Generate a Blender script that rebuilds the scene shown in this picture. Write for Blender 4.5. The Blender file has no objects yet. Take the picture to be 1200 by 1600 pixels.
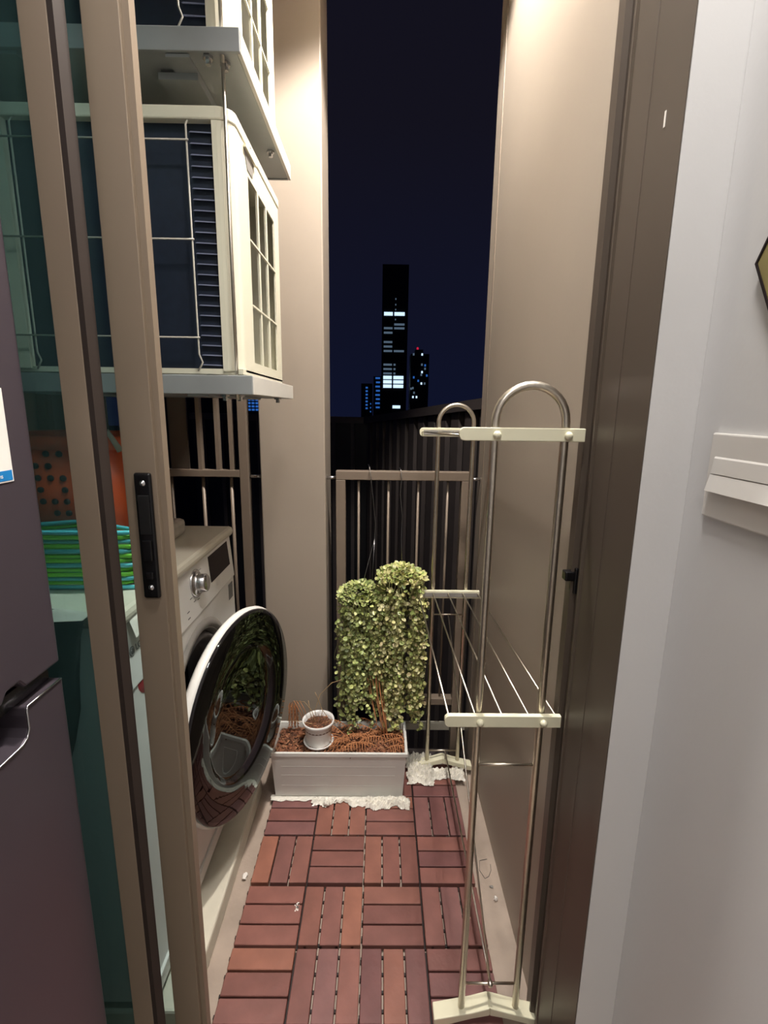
import bpy, bmesh, math, random
from mathutils import Vector, Matrix

# ---------------------------------------------------------------- camera
SC = bpy.context.scene
COL = SC.collection
F, EYE, TH = 775.0, 1.23, math.atan(162/775.0)
PSI, RO = math.atan(8/F*math.cos(TH)), math.radians(.8)
fw = Vector((math.sin(PSI)*math.cos(TH), math.cos(PSI)*math.cos(TH), -math.sin(TH)))
r0 = fw.cross(Vector((0, 0, 1))).normalized(); u0 = r0.cross(fw)
rt = r0*math.cos(RO) + u0*math.sin(RO); up = u0*math.cos(RO) - r0*math.sin(RO)
cd = bpy.data.cameras.new('camera'); cam = bpy.data.objects.new('camera', cd); COL.objects.link(cam)
M3 = Matrix((rt, up, -fw)).transposed()
cam.matrix_world = Matrix.Translation((0, 0, EYE)) @ M3.to_4x4()
cd.sensor_fit = 'VERTICAL'; cd.sensor_height = 36; cd.lens = F*36/1600; cd.clip_start = .02; cd.clip_end = 2000
SC.camera = cam

# ---------------------------------------------------------------- world, exposure, lights
SC.view_settings.view_transform = 'Standard'; SC.view_settings.look = 'None'
SC.view_settings.gamma = 1; SC.view_settings.use_curve_mapping = False
SC.view_settings.exposure = 0.0
W = bpy.data.worlds.new('night_sky'); SC.world = W; W.use_nodes = True
nt = W.node_tree; nt.nodes.clear()
wo = nt.nodes.new('ShaderNodeOutputWorld'); bg = nt.nodes.new('ShaderNodeBackground')
tc = nt.nodes.new('ShaderNodeTexCoord'); sp = nt.nodes.new('ShaderNodeSeparateXYZ'); cr = nt.nodes.new('ShaderNodeValToRGB')
nt.links.new(tc.outputs['Generated'], sp.inputs[0]); nt.links.new(sp.outputs['Z'], cr.inputs[0])
cr.color_ramp.elements[0].position = 0.0; cr.color_ramp.elements[0].color = (.0046, .0064, .0215, 1)
cr.color_ramp.elements[1].position = .45; cr.color_ramp.elements[1].color = (.0065, .006, .0118, 1)
nt.links.new(cr.outputs[0], bg.inputs[0]); nt.links.new(bg.outputs[0], wo.inputs[0])


def area_light(name, loc, size, power, color):
    l = bpy.data.lights.new(name, 'AREA'); l.shape = 'RECTANGLE'; l.size, l.size_y = size; l.energy = power; l.color = color
    o = bpy.data.objects.new(name, l); COL.objects.link(o); o.location = loc
    return o


def spot_light(name, loc, power, angle, blend, color, r=.04):
    l = bpy.data.lights.new(name, 'SPOT'); l.energy = power; l.spot_size = math.radians(angle); l.spot_blend = blend
    l.color = color; l.shadow_soft_size = r
    o = bpy.data.objects.new(name, l); COL.objects.link(o); o.location = loc
    return o


spot_light('balcony_downlight', (.17, 1.12, 2.60), 175, 118, .25, (1.0, .93, .865))
area_light('kitchen_light_near', (.10, .36, 2.43), (.20, .20), 16, (1.0, .96, .92))
area_light('kitchen_light_far', (-.3, -1.0, 2.43), (.5, .5), 13, (1.0, .96, .93))

# ---------------------------------------------------------------- materials


def lin(c):
    return tuple(((x/255)/12.92 if x/255 <= .04045 else (((x/255)+.055)/1.055)**2.4) for x in c) + (1,)


def mat(name, rgb, rough=.5, metal=0, var=.06, scale=12, bump=0.0, bscale=60, spec=.5, coat=0, rand=None, island=None, stretch=None):
    m = bpy.data.materials.new(name); m.use_nodes = True; t = m.node_tree; b = t.nodes['Principled BSDF']
    b.inputs['Roughness'].default_value = rough; b.inputs['Metallic'].default_value = metal
    b.inputs['Specular IOR Level'].default_value = spec; b.inputs['Coat Weight'].default_value = coat
    b.inputs['Coat Roughness'].default_value = .05
    co = t.nodes.new('ShaderNodeTexCoord'); n = t.nodes.new('ShaderNodeTexNoise'); n.inputs['Scale'].default_value = scale
    n.inputs['Detail'].default_value = 4
    mp = t.nodes.new('ShaderNodeMapping'); t.links.new(co.outputs['Object'], mp.inputs[0]); t.links.new(mp.outputs[0], n.inputs['Vector'])
    if stretch: mp.inputs['Scale'].default_value = stretch
    hs = t.nodes.new('ShaderNodeHueSaturation')
    mr = t.nodes.new('ShaderNodeMapRange'); mr.inputs['From Min'].default_value = .3; mr.inputs['From Max'].default_value = .7
    mr.inputs['To Min'].default_value = 1-var; mr.inputs['To Max'].default_value = 1+var
    t.links.new(n.outputs['Fac'], mr.inputs['Value']); t.links.new(mr.outputs[0], hs.inputs['Value'])
    if rand or island:
        if rand:
            oi = t.nodes.new('ShaderNodeObjectInfo'); src = oi.outputs['Random']; cols = rand
        else:
            g = t.nodes.new('ShaderNodeNewGeometry'); src = g.outputs['Random Per Island']; cols = island
        r = t.nodes.new('ShaderNodeValToRGB'); e = r.color_ramp.elements
        e[0].position = 0; e[0].color = lin(cols[0]); e[1].position = 1; e[1].color = lin(cols[-1])
        for i, c in enumerate(cols[1:-1]):
            x = e.new((i+1)/(len(cols)-1)); x.color = lin(c)
        t.links.new(src, r.inputs[0]); t.links.new(r.outputs[0], hs.inputs['Color'])
    else:
        hs.inputs['Color'].default_value = lin(rgb)
    t.links.new(hs.outputs[0], b.inputs['Base Color'])
    if bump:
        n2 = t.nodes.new('ShaderNodeTexNoise'); n2.inputs['Scale'].default_value = bscale; n2.inputs['Detail'].default_value = 3
        t.links.new(mp.outputs[0], n2.inputs['Vector'])
        bp = t.nodes.new('ShaderNodeBump'); bp.inputs['Strength'].default_value = bump; bp.inputs['Distance'].default_value = .004
        t.links.new(n2.outputs['Fac'], bp.inputs['Height']); t.links.new(bp.outputs[0], b.inputs['Normal'])
    return m


def emis(name, rgb, s):
    m = bpy.data.materials.new(name); m.use_nodes = True; b = m.node_tree.nodes['Principled BSDF']
    b.inputs['Base Color'].default_value = (0, 0, 0, 1); b.inputs['Emission Color'].default_value = lin(rgb); b.inputs['Emission Strength'].default_value = s
    return m


def pane(name, tint, fres=1.5, haze=0.0, hz=(90, 130, 125)):
    m = bpy.data.materials.new(name); m.use_nodes = True; t = m.node_tree; t.nodes.clear()
    o = t.nodes.new('ShaderNodeOutputMaterial'); tr = t.nodes.new('ShaderNodeBsdfTransparent'); gl = t.nodes.new('ShaderNodeBsdfGlossy')
    fr = t.nodes.new('ShaderNodeFresnel'); mx = t.nodes.new('ShaderNodeMixShader'); df = t.nodes.new('ShaderNodeBsdfDiffuse'); m2 = t.nodes.new('ShaderNodeMixShader')
    tr.inputs[0].default_value = lin(tint); gl.inputs['Roughness'].default_value = .015; fr.inputs[0].default_value = fres
    gl.inputs[0].default_value = (.9, 1, .98, 1)
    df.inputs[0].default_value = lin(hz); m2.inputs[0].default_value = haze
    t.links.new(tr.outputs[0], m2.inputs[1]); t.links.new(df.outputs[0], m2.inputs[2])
    # the reflection belongs to the outer face only (no total reflection at the exit face)
    ge = t.nodes.new('ShaderNodeNewGeometry'); su = t.nodes.new('ShaderNodeMath'); su.operation = 'SUBTRACT'; su.inputs[0].default_value = 1
    ml = t.nodes.new('ShaderNodeMath'); ml.operation = 'MULTIPLY'
    t.links.new(ge.outputs['Backfacing'], su.inputs[1]); t.links.new(su.outputs[0], ml.inputs[0]); t.links.new(fr.outputs[0], ml.inputs[1])
    t.links.new(ml.outputs[0], mx.inputs[0]); t.links.new(m2.outputs[0], mx.inputs[1]); t.links.new(gl.outputs[0], mx.inputs[2]); t.links.new(mx.outputs[0], o.inputs[0])
    return m


K = {}
K['beige'] = mat('beige_wall_paint', (163, 151, 137), .45, var=.03, scale=3, bump=.05, bscale=30)
K['white'] = mat('white_wall_paint', (214, 213, 212), .5, var=.015, scale=2, bump=.04, bscale=120)
K['ceil'] = mat('ceiling_paint', (214, 210, 204), .8, var=.02)
K['concrete'] = mat('pale_concrete', (168, 152, 138), .75, var=.16, scale=9, bump=.3)
K['ktile'] = mat('kitchen_floor_tile', (150, 135, 120), .35, var=.05)
K['alu'] = mat('taupe_aluminium', (134, 119, 102), .42, metal=.08, var=.025, scale=4)
K['alu_dark'] = mat('dark_bronze_aluminium', (84, 74, 65), .38, metal=.08, var=.04, scale=4)
K['rail'] = mat('brown_grey_rail_paint', (128, 114, 100), .4, metal=.1, var=.04)
K['seal'] = mat('brown_seal_strip', (50, 42, 38), .6, spec=.2)
K['glass'] = pane('green_tinted_glass', (228, 239, 240), 1.5, .055, (120, 160, 156))  # haze: teal diffuse mixed in to imitate the kitchen reflected in the panes
K['black'] = mat('black_plastic', (14, 14, 16), .25, var=.1)
K['chrome'] = mat('chrome', (205, 205, 208), .24, metal=1, var=.03)
K['steel'] = mat('brushed_stainless_steel', (214, 206, 192), .3, metal=1, var=.06, scale=30)
K['cream'] = mat('cream_plastic', (228, 224, 196), .4, var=.03)
K['wood'] = mat('acacia_wood', None, .5, var=.16, scale=14, bump=.25, bscale=40, stretch=(1, 1, 1),
                rand=[(118, 76, 70), (136, 88, 78), (124, 82, 76), (150, 98, 80), (108, 68, 66), (130, 90, 86)])
K['grid'] = mat('black_grid_plastic', (38, 30, 28), .6)
K['washer'] = mat('white_washer_enamel', (222, 220, 214), .3, var=.015)
K['washer_top'] = mat('pale_grey_washer_lid', (196, 190, 172), .4, var=.03)
K['bezel'] = mat('grey_bezel_plastic', (150, 146, 140), .4)
K['gasket'] = mat('grey_rubber', (92, 92, 94), .35)
K['dark'] = mat('dark_interior', (12, 12, 13), .5)
K['display'] = mat('dark_display', (34, 24, 26), .5, spec=.15)
K['print'] = mat('grey_print', (110, 110, 110), .5)
K['red'] = mat('red_sticker', (190, 60, 66), .4)
K['steel_drum'] = mat('drum_steel', (60, 60, 62), .35, metal=.8)
K['ac'] = mat('ivory_enamel', (226, 222, 200), .4, var=.02)
K['coil'] = mat('blue_black_coil', (26, 34, 50), .45, var=.15, scale=60)
K['fin'] = mat('coil_fin_edge', (130, 136, 160), .4)
K['wire'] = mat('pale_guard_wire', (176, 172, 160), .4)
K['shelf'] = mat('grey_galvanised_steel', (158, 162, 162), .42, metal=.2, var=.06)
K['shelf_w'] = mat('white_edge_paint', (214, 210, 200), .4, var=.03)
K['fridge'] = mat('dark_violet_grey_steel', (92, 84, 92), .28, metal=.55, var=.05, scale=2)
K['paper'] = mat('white_paper', (236, 230, 222), .6)
K['blue'] = mat('blue_print', (20, 120, 185), .5)
K['orange'] = mat('orange_plastic', (246, 98, 46), .4, var=.05)
K['hgreen'] = mat('green_plastic_wire', (120, 205, 60), .35)
K['haqua'] = mat('aqua_plastic_wire', (90, 190, 200), .35)
K['cloth'] = mat('grey_cloth', (176, 170, 158), .9, var=.12, scale=40)
K['bag'] = mat('charcoal_cloth', (52, 60, 60), .8, var=.2, scale=20)
K['planter'] = mat('white_planter_plastic', (222, 222, 216), .45, var=.03)
K['pot'] = mat('white_glazed_ceramic', (230, 228, 224), .25)
K['soil'] = mat('coconut_husk', None, .9, island=[(86, 54, 38), (142, 92, 64), (112, 68, 48), (172, 122, 88), (66, 44, 32)])
K['soilbase'] = mat('soil_bed', (88, 58, 42), .95, var=.5, scale=60, bump=.8, bscale=90)
K['frond'] = mat('dry_brown_frond', None, .8, island=[(158, 100, 62), (190, 130, 86), (132, 84, 52)])
K['stem'] = mat('dry_stem', (150, 124, 88), .8)
K['leaf_a'] = mat('green_leaf', None, .4, rand=[(158, 174, 102), (186, 194, 122), (132, 150, 92), (206, 208, 152)])
K['leaf_b'] = mat('pale_leaf', None, .4, rand=[(196, 198, 128), (214, 208, 160), (168, 170, 104), (200, 188, 150)])
K['fol_a'] = mat('green_foliage', None, .4, island=[(122, 140, 84), (178, 188, 112), (148, 164, 100), (208, 212, 138), (106, 122, 76), (190, 184, 134)])
K['fol_b'] = mat('mixed_foliage', None, .4, island=[(130, 148, 82), (188, 190, 114), (218, 210, 150), (142, 162, 90), (190, 172, 132)])
K['vine'] = mat('thin_vine_stem', (128, 128, 78), .6)
K['wirem'] = mat('thin_steel_wire', (150, 150, 150), .3, metal=1)
K['plastic'] = mat('crumpled_white_plastic', (226, 222, 210), .35, var=.05, bump=.4, bscale=50)
K['fence'] = mat('dark_brown_fence', (62, 55, 53), .6, var=.1)
K['tower'] = mat('night_facade', (16, 16, 24), .6)
K['w1'] = emis('white_lit_window', (200, 228, 255), 1.3)
K['w2'] = emis('dim_lit_window', (100, 120, 140), .6)
K['w3'] = emis('blue_lit_window', (50, 110, 200), .7)
K['beacon'] = emis('red_beacon_lamp', (200, 30, 60), 1.0)
K['switch'] = mat('white_switch_plastic', (222, 218, 212), .35, var=.01)
K['gold'] = mat('olive_gold_trim', (150, 138, 88), .4, metal=.3)
K['mirror'] = mat('black_mirror', (10, 8, 8), .05)
K['lamp'] = emis('lamp_diffuser', (255, 240, 220), 3)
K['door_glass'] = pane('smoked_door_glass', (104, 98, 104), 1.55, .02, (60, 55, 60))
K['curb'] = mat('painted_curb', (206, 200, 182), .6, var=.08, scale=14)

# ---------------------------------------------------------------- mesh helpers


class MB:
    def __init__(s): s.v = []; s.f = []; s.sm = []

    def add(s, v, f, smooth=False):
        n = len(s.v); s.v += [Vector(a) for a in v]; s.f += [tuple(i+n for i in q) for q in f]; s.sm += [smooth]*len(f)
        return s

    def box(s, x0, x1, y0, y1, z0, z1):
        return s.add([(x0, y0, z0), (x1, y0, z0), (x1, y1, z0), (x0, y1, z0), (x0, y0, z1), (x1, y0, z1), (x1, y1, z1), (x0, y1, z1)],
                     [(0, 3, 2, 1), (4, 5, 6, 7), (0, 1, 5, 4), (1, 2, 6, 5), (2, 3, 7, 6), (3, 0, 4, 7)])

    def tube(s, pts, r, n=10, cap=True):
        P = [Vector(p) for p in pts]; rs = r if isinstance(r, (list, tuple)) else [r]*len(P)
        t0 = (P[1]-P[0]).normalized(); a = t0.orthogonal().normalized(); V = []; Fc = []
        for i, p in enumerate(P):
            t = ((P[min(i+1, len(P)-1)]-P[max(i-1, 0)])).normalized()
            a = (a - t*a.dot(t)).normalized(); b = t.cross(a)
            for k in range(n):
                w = 2*math.pi*k/n; V.append(p + (a*math.cos(w)+b*math.sin(w))*rs[i])
        for i in range(len(P)-1):
            for k in range(n):
                Fc.append((i*n+k, i*n+(k+1) % n, (i+1)*n+(k+1) % n, (i+1)*n+k))
        s.add(V, Fc, True)
        if cap: s.f.append(tuple(len(s.v)-len(V)+k for k in range(n))[::-1]); s.sm.append(False); s.f.append(tuple(len(s.v)-n+k for k in range(n))); s.sm.append(False)
        return s

    def lathe(s, prof, n=48, smooth=True, M=None, close=False):
        V = []; Fc = []
        for r, h in prof:
            for k in range(n):
                w = 2*math.pi*k/n; V.append(Vector((r*math.cos(w), r*math.sin(w), h)))
        L = len(prof)
        for i in range(L if close else L-1):
            j = (i+1) % L
            for k in range(n):
                Fc.append((i*n+k, i*n+(k+1) % n, j*n+(k+1) % n, j*n+k))
        if M: V = [M @ v for v in V]
        return s.add(V, Fc, smooth)

    def prism(s, poly, axis, a, b):
        n = len(poly)

        def mk(p, h): return {'x': (h, p[0], p[1]), 'y': (p[0], h, p[1]), 'z': (p[0], p[1], h)}[axis]
        V = [mk(p, a) for p in poly]+[mk(p, b) for p in poly]
        return s.add(V, [tuple(range(n))[::-1], tuple(range(n, 2*n))]+[(i, (i+1) % n, n+(i+1) % n, n+i) for i in range(n)])

    def xf(s, M):
        s.v = [M @ v for v in s.v]; return s


ORG = {}


def link(o, parent=None, at=(0, 0, 0)):
    COL.objects.link(o)
    w = Vector(at)
    if parent is not None:
        o.parent = parent; o.location = w - ORG[parent.name]
    else: o.location = w
    ORG[o.name] = w
    return o


def mesh(name, mb, m, origin=(0, 0, 0), fix=True):
    me = bpy.data.meshes.new(name); og = Vector(origin)
    me.from_pydata([v-og for v in mb.v], [], mb.f)
    me.polygons.foreach_set('use_smooth', mb.sm)
    if fix:
        bm = bmesh.new(); bm.from_mesh(me); bmesh.ops.recalc_face_normals(bm, faces=bm.faces); bm.to_mesh(me); bm.free()
    me.materials.append(m); me.update()
    return me


def part(name, mb, m, parent, bev=0, label=None, at=None, fix=True):
    """mesh coordinates are world ones; the part's origin is its parent's unless at is given"""
    og = ORG[parent.name] if at is None else Vector(at)
    o = bpy.data.objects.new(name, mesh(name, mb, m, og, fix)); link(o, parent, og)
    if bev: bevel(o, bev)
    if label: o['label'] = label
    return o


def bevel(o, w, seg=2):
    b = o.modifiers.new('bevel', 'BEVEL'); b.width = w; b.segments = seg; b.limit_method = 'ANGLE'; b.angle_limit = math.radians(40)


def share(name, me, parent, at, rot=None):
    o = bpy.data.objects.new(name, me); link(o, parent, at)
    if rot: o.rotation_euler = rot
    return o


def tag(o, label, cat=None, group=None, kind=None):
    o['label'] = label
    if cat: o['category'] = cat
    if group: o['group'] = group
    if kind: o['kind'] = kind
    return o


def thing(name, label, cat, loc, group=None, kind=None):
    o = bpy.data.objects.new(name, None); o.empty_display_size = .05; link(o, None, loc)
    return tag(o, label, cat, group, kind)


def single(name, mb, m, loc, label, cat, kind=None, bev=0, group=None, fix=True):
    o = bpy.data.objects.new(name, mesh(name, mb, m, loc, fix)); link(o, None, loc); tag(o, label, cat, group, kind)
    if bev: bevel(o, bev)
    return o


def copy_tree(o, parent=None):
    c = o.copy(); COL.objects.link(c); c.parent = parent
    for ch in list(o.children): copy_tree(ch, c)
    return c


def text(name, s, size, m, M, parent, ext=.0004, label=None):
    cu = bpy.data.curves.new(name, 'FONT'); cu.body = s; cu.size = size; cu.extrude = ext; cu.align_x = 'CENTER'; cu.align_y = 'CENTER'; cu.resolution_u = 3
    t = bpy.data.objects.new('tmp', cu); COL.objects.link(t); dg = bpy.context.evaluated_depsgraph_get(); dg.update()
    me = bpy.data.meshes.new_from_object(t.evaluated_get(dg)); bpy.data.objects.remove(t); bpy.data.curves.remove(cu)
    me.transform(M); og = ORG[parent.name]; me.transform(Matrix.Translation(-og)); me.materials.clear(); me.materials.append(m); me.name = name
    o = bpy.data.objects.new(name, me); link(o, parent, og)
    if label: o['label'] = label
    return o


R = random.Random(7)
ST = 'structure'

# ---------------------------------------------------------------- the setting
FZ = -.02           # bare balcony floor; the deck's top is z = 0
DX = .335           # right jamb and balcony right wall
single('floor', MB().box(-1.12, .36, .60, 1.585, FZ-.15, FZ), K['concrete'], (0, 1.2, FZ), 'pale concrete balcony floor under the wooden deck tiles', 'floor', ST)
single('floor_kitchen', MB().box(-1.12, .42, -2.1, .60, FZ-.15, FZ+.01), K['ktile'], (0, -.7, FZ), 'kitchen floor in front of the sliding door', 'floor', ST)
single('ceiling', MB().box(-1.12, .42, -2.1, .60, 2.45, 2.55), K['ceil'], (0, -.7, 2.45), 'kitchen ceiling in front of the sliding door', 'ceiling', ST)
single('ceiling_balcony', MB().box(-1.12, .46, .70, 1.85, 2.65, 2.75), K['beige'], (0, 1.2, 2.65), 'ceiling above the narrow balcony', 'ceiling', ST)
single('wall_right', MB().box(.385, .46, -2.1, .611, FZ-.1, 2.45), K['white'], (.42, -.7, 0), 'white kitchen side wall carrying the light switch', 'wall', ST)
single('wall_back', MB().box(-1.12, .46, -2.2, -2.1, FZ-.1, 2.5), K['white'], (0, -2.15, 0), 'white kitchen wall behind the viewer', 'wall', ST)
single('wall_left', MB().box(-1.2, -1.12, -2.2, .60, FZ-.1, 2.5), K['white'], (-1.16, -.7, 0), 'white kitchen wall behind the fridge', 'wall', ST)
single('wall_door_side', MB().box(.3265, .46, .6115, .70, FZ-.1, 2.65), K['white'], (.4, .65, 0), 'narrow white wall strip beside the dark door jamb', 'wall', ST)
single('wall_door_header', MB().box(-1.12, DX, .60, .70, 2.2, 2.65), K['white'], (0, .65, 2.2), 'wall strip above the sliding door', 'wall', ST)
single('wall_balcony_right', MB().box(DX+.005, .46, .70, 1.70, FZ-.1, 2.65), K['beige'], (.4, 1.2, 0), 'beige balcony wall behind the drying rack', 'wall', ST)
single('wall_balcony_left', MB().box(-1.2, -1.12, .60, 1.80, FZ-.1, 2.65), K['beige'], (-1.16, 1.2, 0), 'beige balcony wall at the far side of the washing machine', 'wall', ST)
single('wall_column', MB().box(-.39, -.178, 1.62, 1.80, FZ-.12, 2.65), K['beige'], (-.28, 1.7, 0), 'beige concrete column between the two railing bays', 'wall', ST, bev=.004)
single('trim_curb', MB().box(-1.12, -.375, .775, 1.42, FZ, .035), K['curb'], (-.7, 1.1, FZ), 'painted curb under the washing machine', 'curb', ST, bev=.006)
single('trim_gutter', MB().box(-1.12, .36, 1.585, 1.80, FZ-.15, FZ-.12), K['fence'], (-.2, 1.7, FZ-.12), 'dark sunken gutter under the railing', 'gutter', ST)
single('trim_outer_sill', MB().box(-1.12, .36, 1.70, 1.715, .018, .046), K['curb'], (-.2, 1.76, FZ), 'pale sill beyond the railing at the balcony edge', 'sill', ST)
# thin joint line on the right wall near its free edge
single('trim_wall_joint', MB().box(.3385, .3405, 1.62, 1.626, FZ, 2.65), K['rail'], (.339, 1.62, 0), 'thin vertical joint near the far end of the balcony wall', 'trim', ST)

# right jamb: aluminium profile with track ribs
jp = [(.612, .325), (.688, .325), (.690, .328), (.694, .328), (.696, .3255), (.750, .3255), (.754, .323), (.759, .323), (.760, .331), (.785, .331), (.786, .322), (.790, .322), (.791, .329), (.826, .329), (.828, .331),
      (.828, .3385), (.705, .3385), (.705, .3262), (.612, .3262)]
dfm = thing('trim_door_frame', 'dark bronze aluminium frame of the sliding door', 'door frame', (DX, .6, 0), kind=ST)
part('jamb', MB().prism([(x, y) for y, x in jp], 'z', FZ, 2.2), K['alu_dark'], dfm)
part('jamb_scratch', MB().box(.3244, .325, .650, .653, 1.553, 1.570), K['paper'], dfm, label='short pale scratch')
part('head_track', MB().box(-1.12, DX, .60, .815, 2.16, 2.2), K['alu_dark'], dfm)
part('threshold', MB().box(-1.12, DX, .60, .72, FZ, .0), K['alu_dark'], dfm)
st_ = part('strike_plate', MB().box(.311, .333, .782, .80, .952, .968).box(.326, .335, .780, .803, .93, .975), K['black'], dfm, bev=.002, label='small black latch keeper on the jamb')


def sliding(name, label, x1, w, y0, y1, side):
    d = thing(name, label, 'sliding door', (x1, y0, 0), kind=ST)
    part('stile', MB().box(x1-w, x1, y0, y1, .0, 2.16), K['alu'], d, bev=.0008)
    part('stile', MB().box(-1.11, -1.06, y0, y1, .0, 2.16), K['alu'], d)
    part('rail', MB().box(-1.06, x1-w, y0, y1, 2.09, 2.16), K['alu'], d)
    part('rail', MB().box(-1.06, x1-w, y0, y1, .0, .07), K['alu'], d)
    ym = (y0+y1)/2
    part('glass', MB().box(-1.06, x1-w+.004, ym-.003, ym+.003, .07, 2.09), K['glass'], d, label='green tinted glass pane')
    return d


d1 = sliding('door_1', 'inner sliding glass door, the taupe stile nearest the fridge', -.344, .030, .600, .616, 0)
part('edge_seal', MB().box(-.3438, -.3375, .6003, .623, .0, 2.16), K['seal'], d1, label='dark interlock edge')
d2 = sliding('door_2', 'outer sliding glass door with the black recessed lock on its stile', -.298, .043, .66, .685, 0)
part('edge_seal', MB().box(-.299, -.290, .668, .684, .0, 2.16), K['alu'], d2)
lk = part('lock', MB().box(-.3265, -.3035, .6545, .6605, .966, 1.142), K['black'], d2, bev=.003, label='black recessed pull lock')
for z in (1.128, .982):
    part('screw', MB().lathe([(0, .0025), (.002, .002), (.0035, .0006), (.004, 0)], 14, M=Matrix.Translation((-.315, .6545, z)) @ Matrix.Rotation(math.pi/2, 4, 'X')), K['chrome'], lk)
part('finger_pull', MB().box(-.3225, -.3075, .653, .655, 1.058, 1.112), K['dark'], lk, bev=.0008)
part('latch', MB().box(-.3215, -.3085, .6515, .655, 1.02, 1.05), K['black'], lk, bev=.0015)
part('latch', MB().box(-.3205, -.3095, .6515, .655, .994, 1.005), K['black'], lk, bev=.0015)

# ---------------------------------------------------------------- ceiling lamps (real fixtures above the frame)
for nm, lb, p, r in (('ceiling_light', 'round balcony ceiling downlight above the deck', (.17, 1.12, 2.65), .05),):
    t = thing(nm, lb, 'ceiling light', p)
    part('rim', MB().lathe([(r*.8, -.012), (r, -.012), (r*1.15, 0), (r*.8, 0)], 32, M=Matrix.Translation(p), close=True), K['paper'], t)
    part('diffuser', MB().lathe([(0, -.004), (r*.8, -.004)], 24, M=Matrix.Translation(p)), K['lamp'], t)
for p, s, lb in (((.10, .36, 2.45), .22, 'square kitchen ceiling light near the door'), ((-.3, -1.0, 2.45), .52, 'square kitchen ceiling light far from the door')):
    t = thing('ceiling_panel_light', lb, 'ceiling light', p)
    h = s/2
    part('frame', MB().box(p[0]-h-.02, p[0]+h+.02, p[1]-h-.02, p[1]+h+.02, 2.438, 2.45), K['paper'], t, bev=.002)

# ---------------------------------------------------------------- deck tiles
slat_h = MB().box(-.0725, .0725, -.0228, .0228, -.016, 0)


def deck_slat(mb, nm):
    me = mesh(nm, mb, K['wood']); bm = bmesh.new(); bm.from_mesh(me)
    bmesh.ops.bevel(bm, geom=bm.edges[:], offset=.0014, segments=1, affect='EDGES'); bm.to_mesh(me); bm.free(); return me


SL = deck_slat(slat_h, 'slat')
cx = [-.255, -.105, .045, .195]; cy = [1.46, 1.31, 1.158, 1.002, .849, .699]
pat = {0: 'VHVH', 1: 'HVHV', 2: 'VHVH', 3: 'HVHV', 4: 'HVVH', 5: 'VHHV'}
names = {(0, 0): 'under the planter box, left half', (0, 1): 'under the planter box and the far rack foot', (1, 0): 'before the washing machine door, middle row on the left',
         (1, 1): 'middle row on the right, under the rack rods', (2, 0): 'nearest row on the left, beside the curb', (2, 1): 'nearest row on the right, under the near rack foot'}
GR = mesh('base_grid', MB(), K['grid'])
for tr in range(3):
    for tcn in range(2):
        X0 = (cx[tcn*2]+cx[tcn*2+1])/2; Y0 = (cy[tr*2]+cy[tr*2+1])/2
        t = thing('deck_tile', 'reddish brown slatted wooden deck tile ' + names[(tr, tcn)], 'deck tile', (X0, Y0, FZ), 'slatted deck tiles on the balcony floor')
        g = MB()
        for i in range(9):
            a = -.14+.035*i
            g.box(X0+a-.003, X0+a+.003, Y0-.150, Y0+.150, FZ, -.0155); g.box(X0-.147, X0+.147, Y0+a-.003, Y0+a+.003, FZ, -.0157)
        for i in range(8):
            a = -.13+.037*i
            g.box(X0+a-.003, X0+a+.003, Y0-.1505, Y0-.147, FZ, -.005); g.box(X0-.1505, X0-.147, Y0+a-.003, Y0+a+.003, FZ, -.005)
        part('base_grid', g, K['grid'], t)
        for q in range(2):
            for p in range(2):
                r, c = tr*2+q, tcn*2+p
                for k in (-1, 0, 1):
                    v = pat[r][c] == 'V'
                    at = (cx[c]+(k*.0502 if v else 0), cy[r]+(0 if v else k*.0502), R.uniform(-.0006, .0006))
                    share('slat', SL, t, at, (0, 0, math.pi/2 if v else 0))

# ---------------------------------------------------------------- outside: night city
single('ground', MB().box(-900, 900, 8, 1500, -62, -60), K['tower'], (0, 400, -60), 'dark ground far below the balcony', 'ground', ST)


def building(name, label, x0, x1, y0, dep, top, group=None):
    b = thing(name, label, 'building', ((x0+x1)/2, y0, -60), group)
    part('facade', MB().box(x0, x1, y0, y0+dep, -60, top), K['tower'], b)
    return b


def lit(b, x0, x1, y, z0, z1, m, n=1):
    w = (x1-x0)/n
    for i in range(n):
        part('window', MB().box(x0+i*w+(w*.12 if n > 1 else 0), x0+(i+1)*w-(w*.12 if n > 1 else 0), y-.35, y+.1, z0, z1), m, b)


PX = 300/F/math.cos(TH)*.98  # metres per pixel at the far towers


def gx(px, Y): return (px-592)*Y*.979/F-.0


def gz(py, Y, px=600): return 1.23 + (638+(px-592)*.0137-py)*Y*.98/F


Y = 300
b = building('skyscraper', 'tall dark tower with bright bands of white lit floors', gx(593, Y), gx(632, Y), Y, 16, gz(430, Y))
for y, L, Rr in ((499, 1, 1), (514, 0, 2), (519.5, 2, 2), (526, 2, 0), (539.5, 2, 0), (546, 2, 0), (552.5, 2, 2), (572.5, 2, 3), (579, 2, 3), (585.5, 2, 3), (591.5, 1, 1), (598, 1, 1), (604.5, 1, 1)):
    h = 2.1 if 1 in (L, Rr) else 1.2
    if L: lit(b, gx(596, Y), gx(609, Y), Y, gz(y, Y)-h*.45, gz(y, Y)+h*.45, K['w1'] if L == 1 else K['w2'], 1)
    if Rr: lit(b, gx(611.5, Y), gx(627 if Rr != 3 else 614.5, Y), Y, gz(y, Y)-h*.45, gz(y, Y)+h*.45, K['w1'] if Rr == 1 else K['w2'], 1)
lit(b, gx(611, Y), gx(623, Y), Y, gz(638, Y), gz(633.5, Y), K['w1'])
for y in (478, 486, 493, 507): lit(b, gx(612.5, Y), gx(614, Y), Y, gz(y, Y)-.4, gz(y, Y)+.4, K['w2'])
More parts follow.
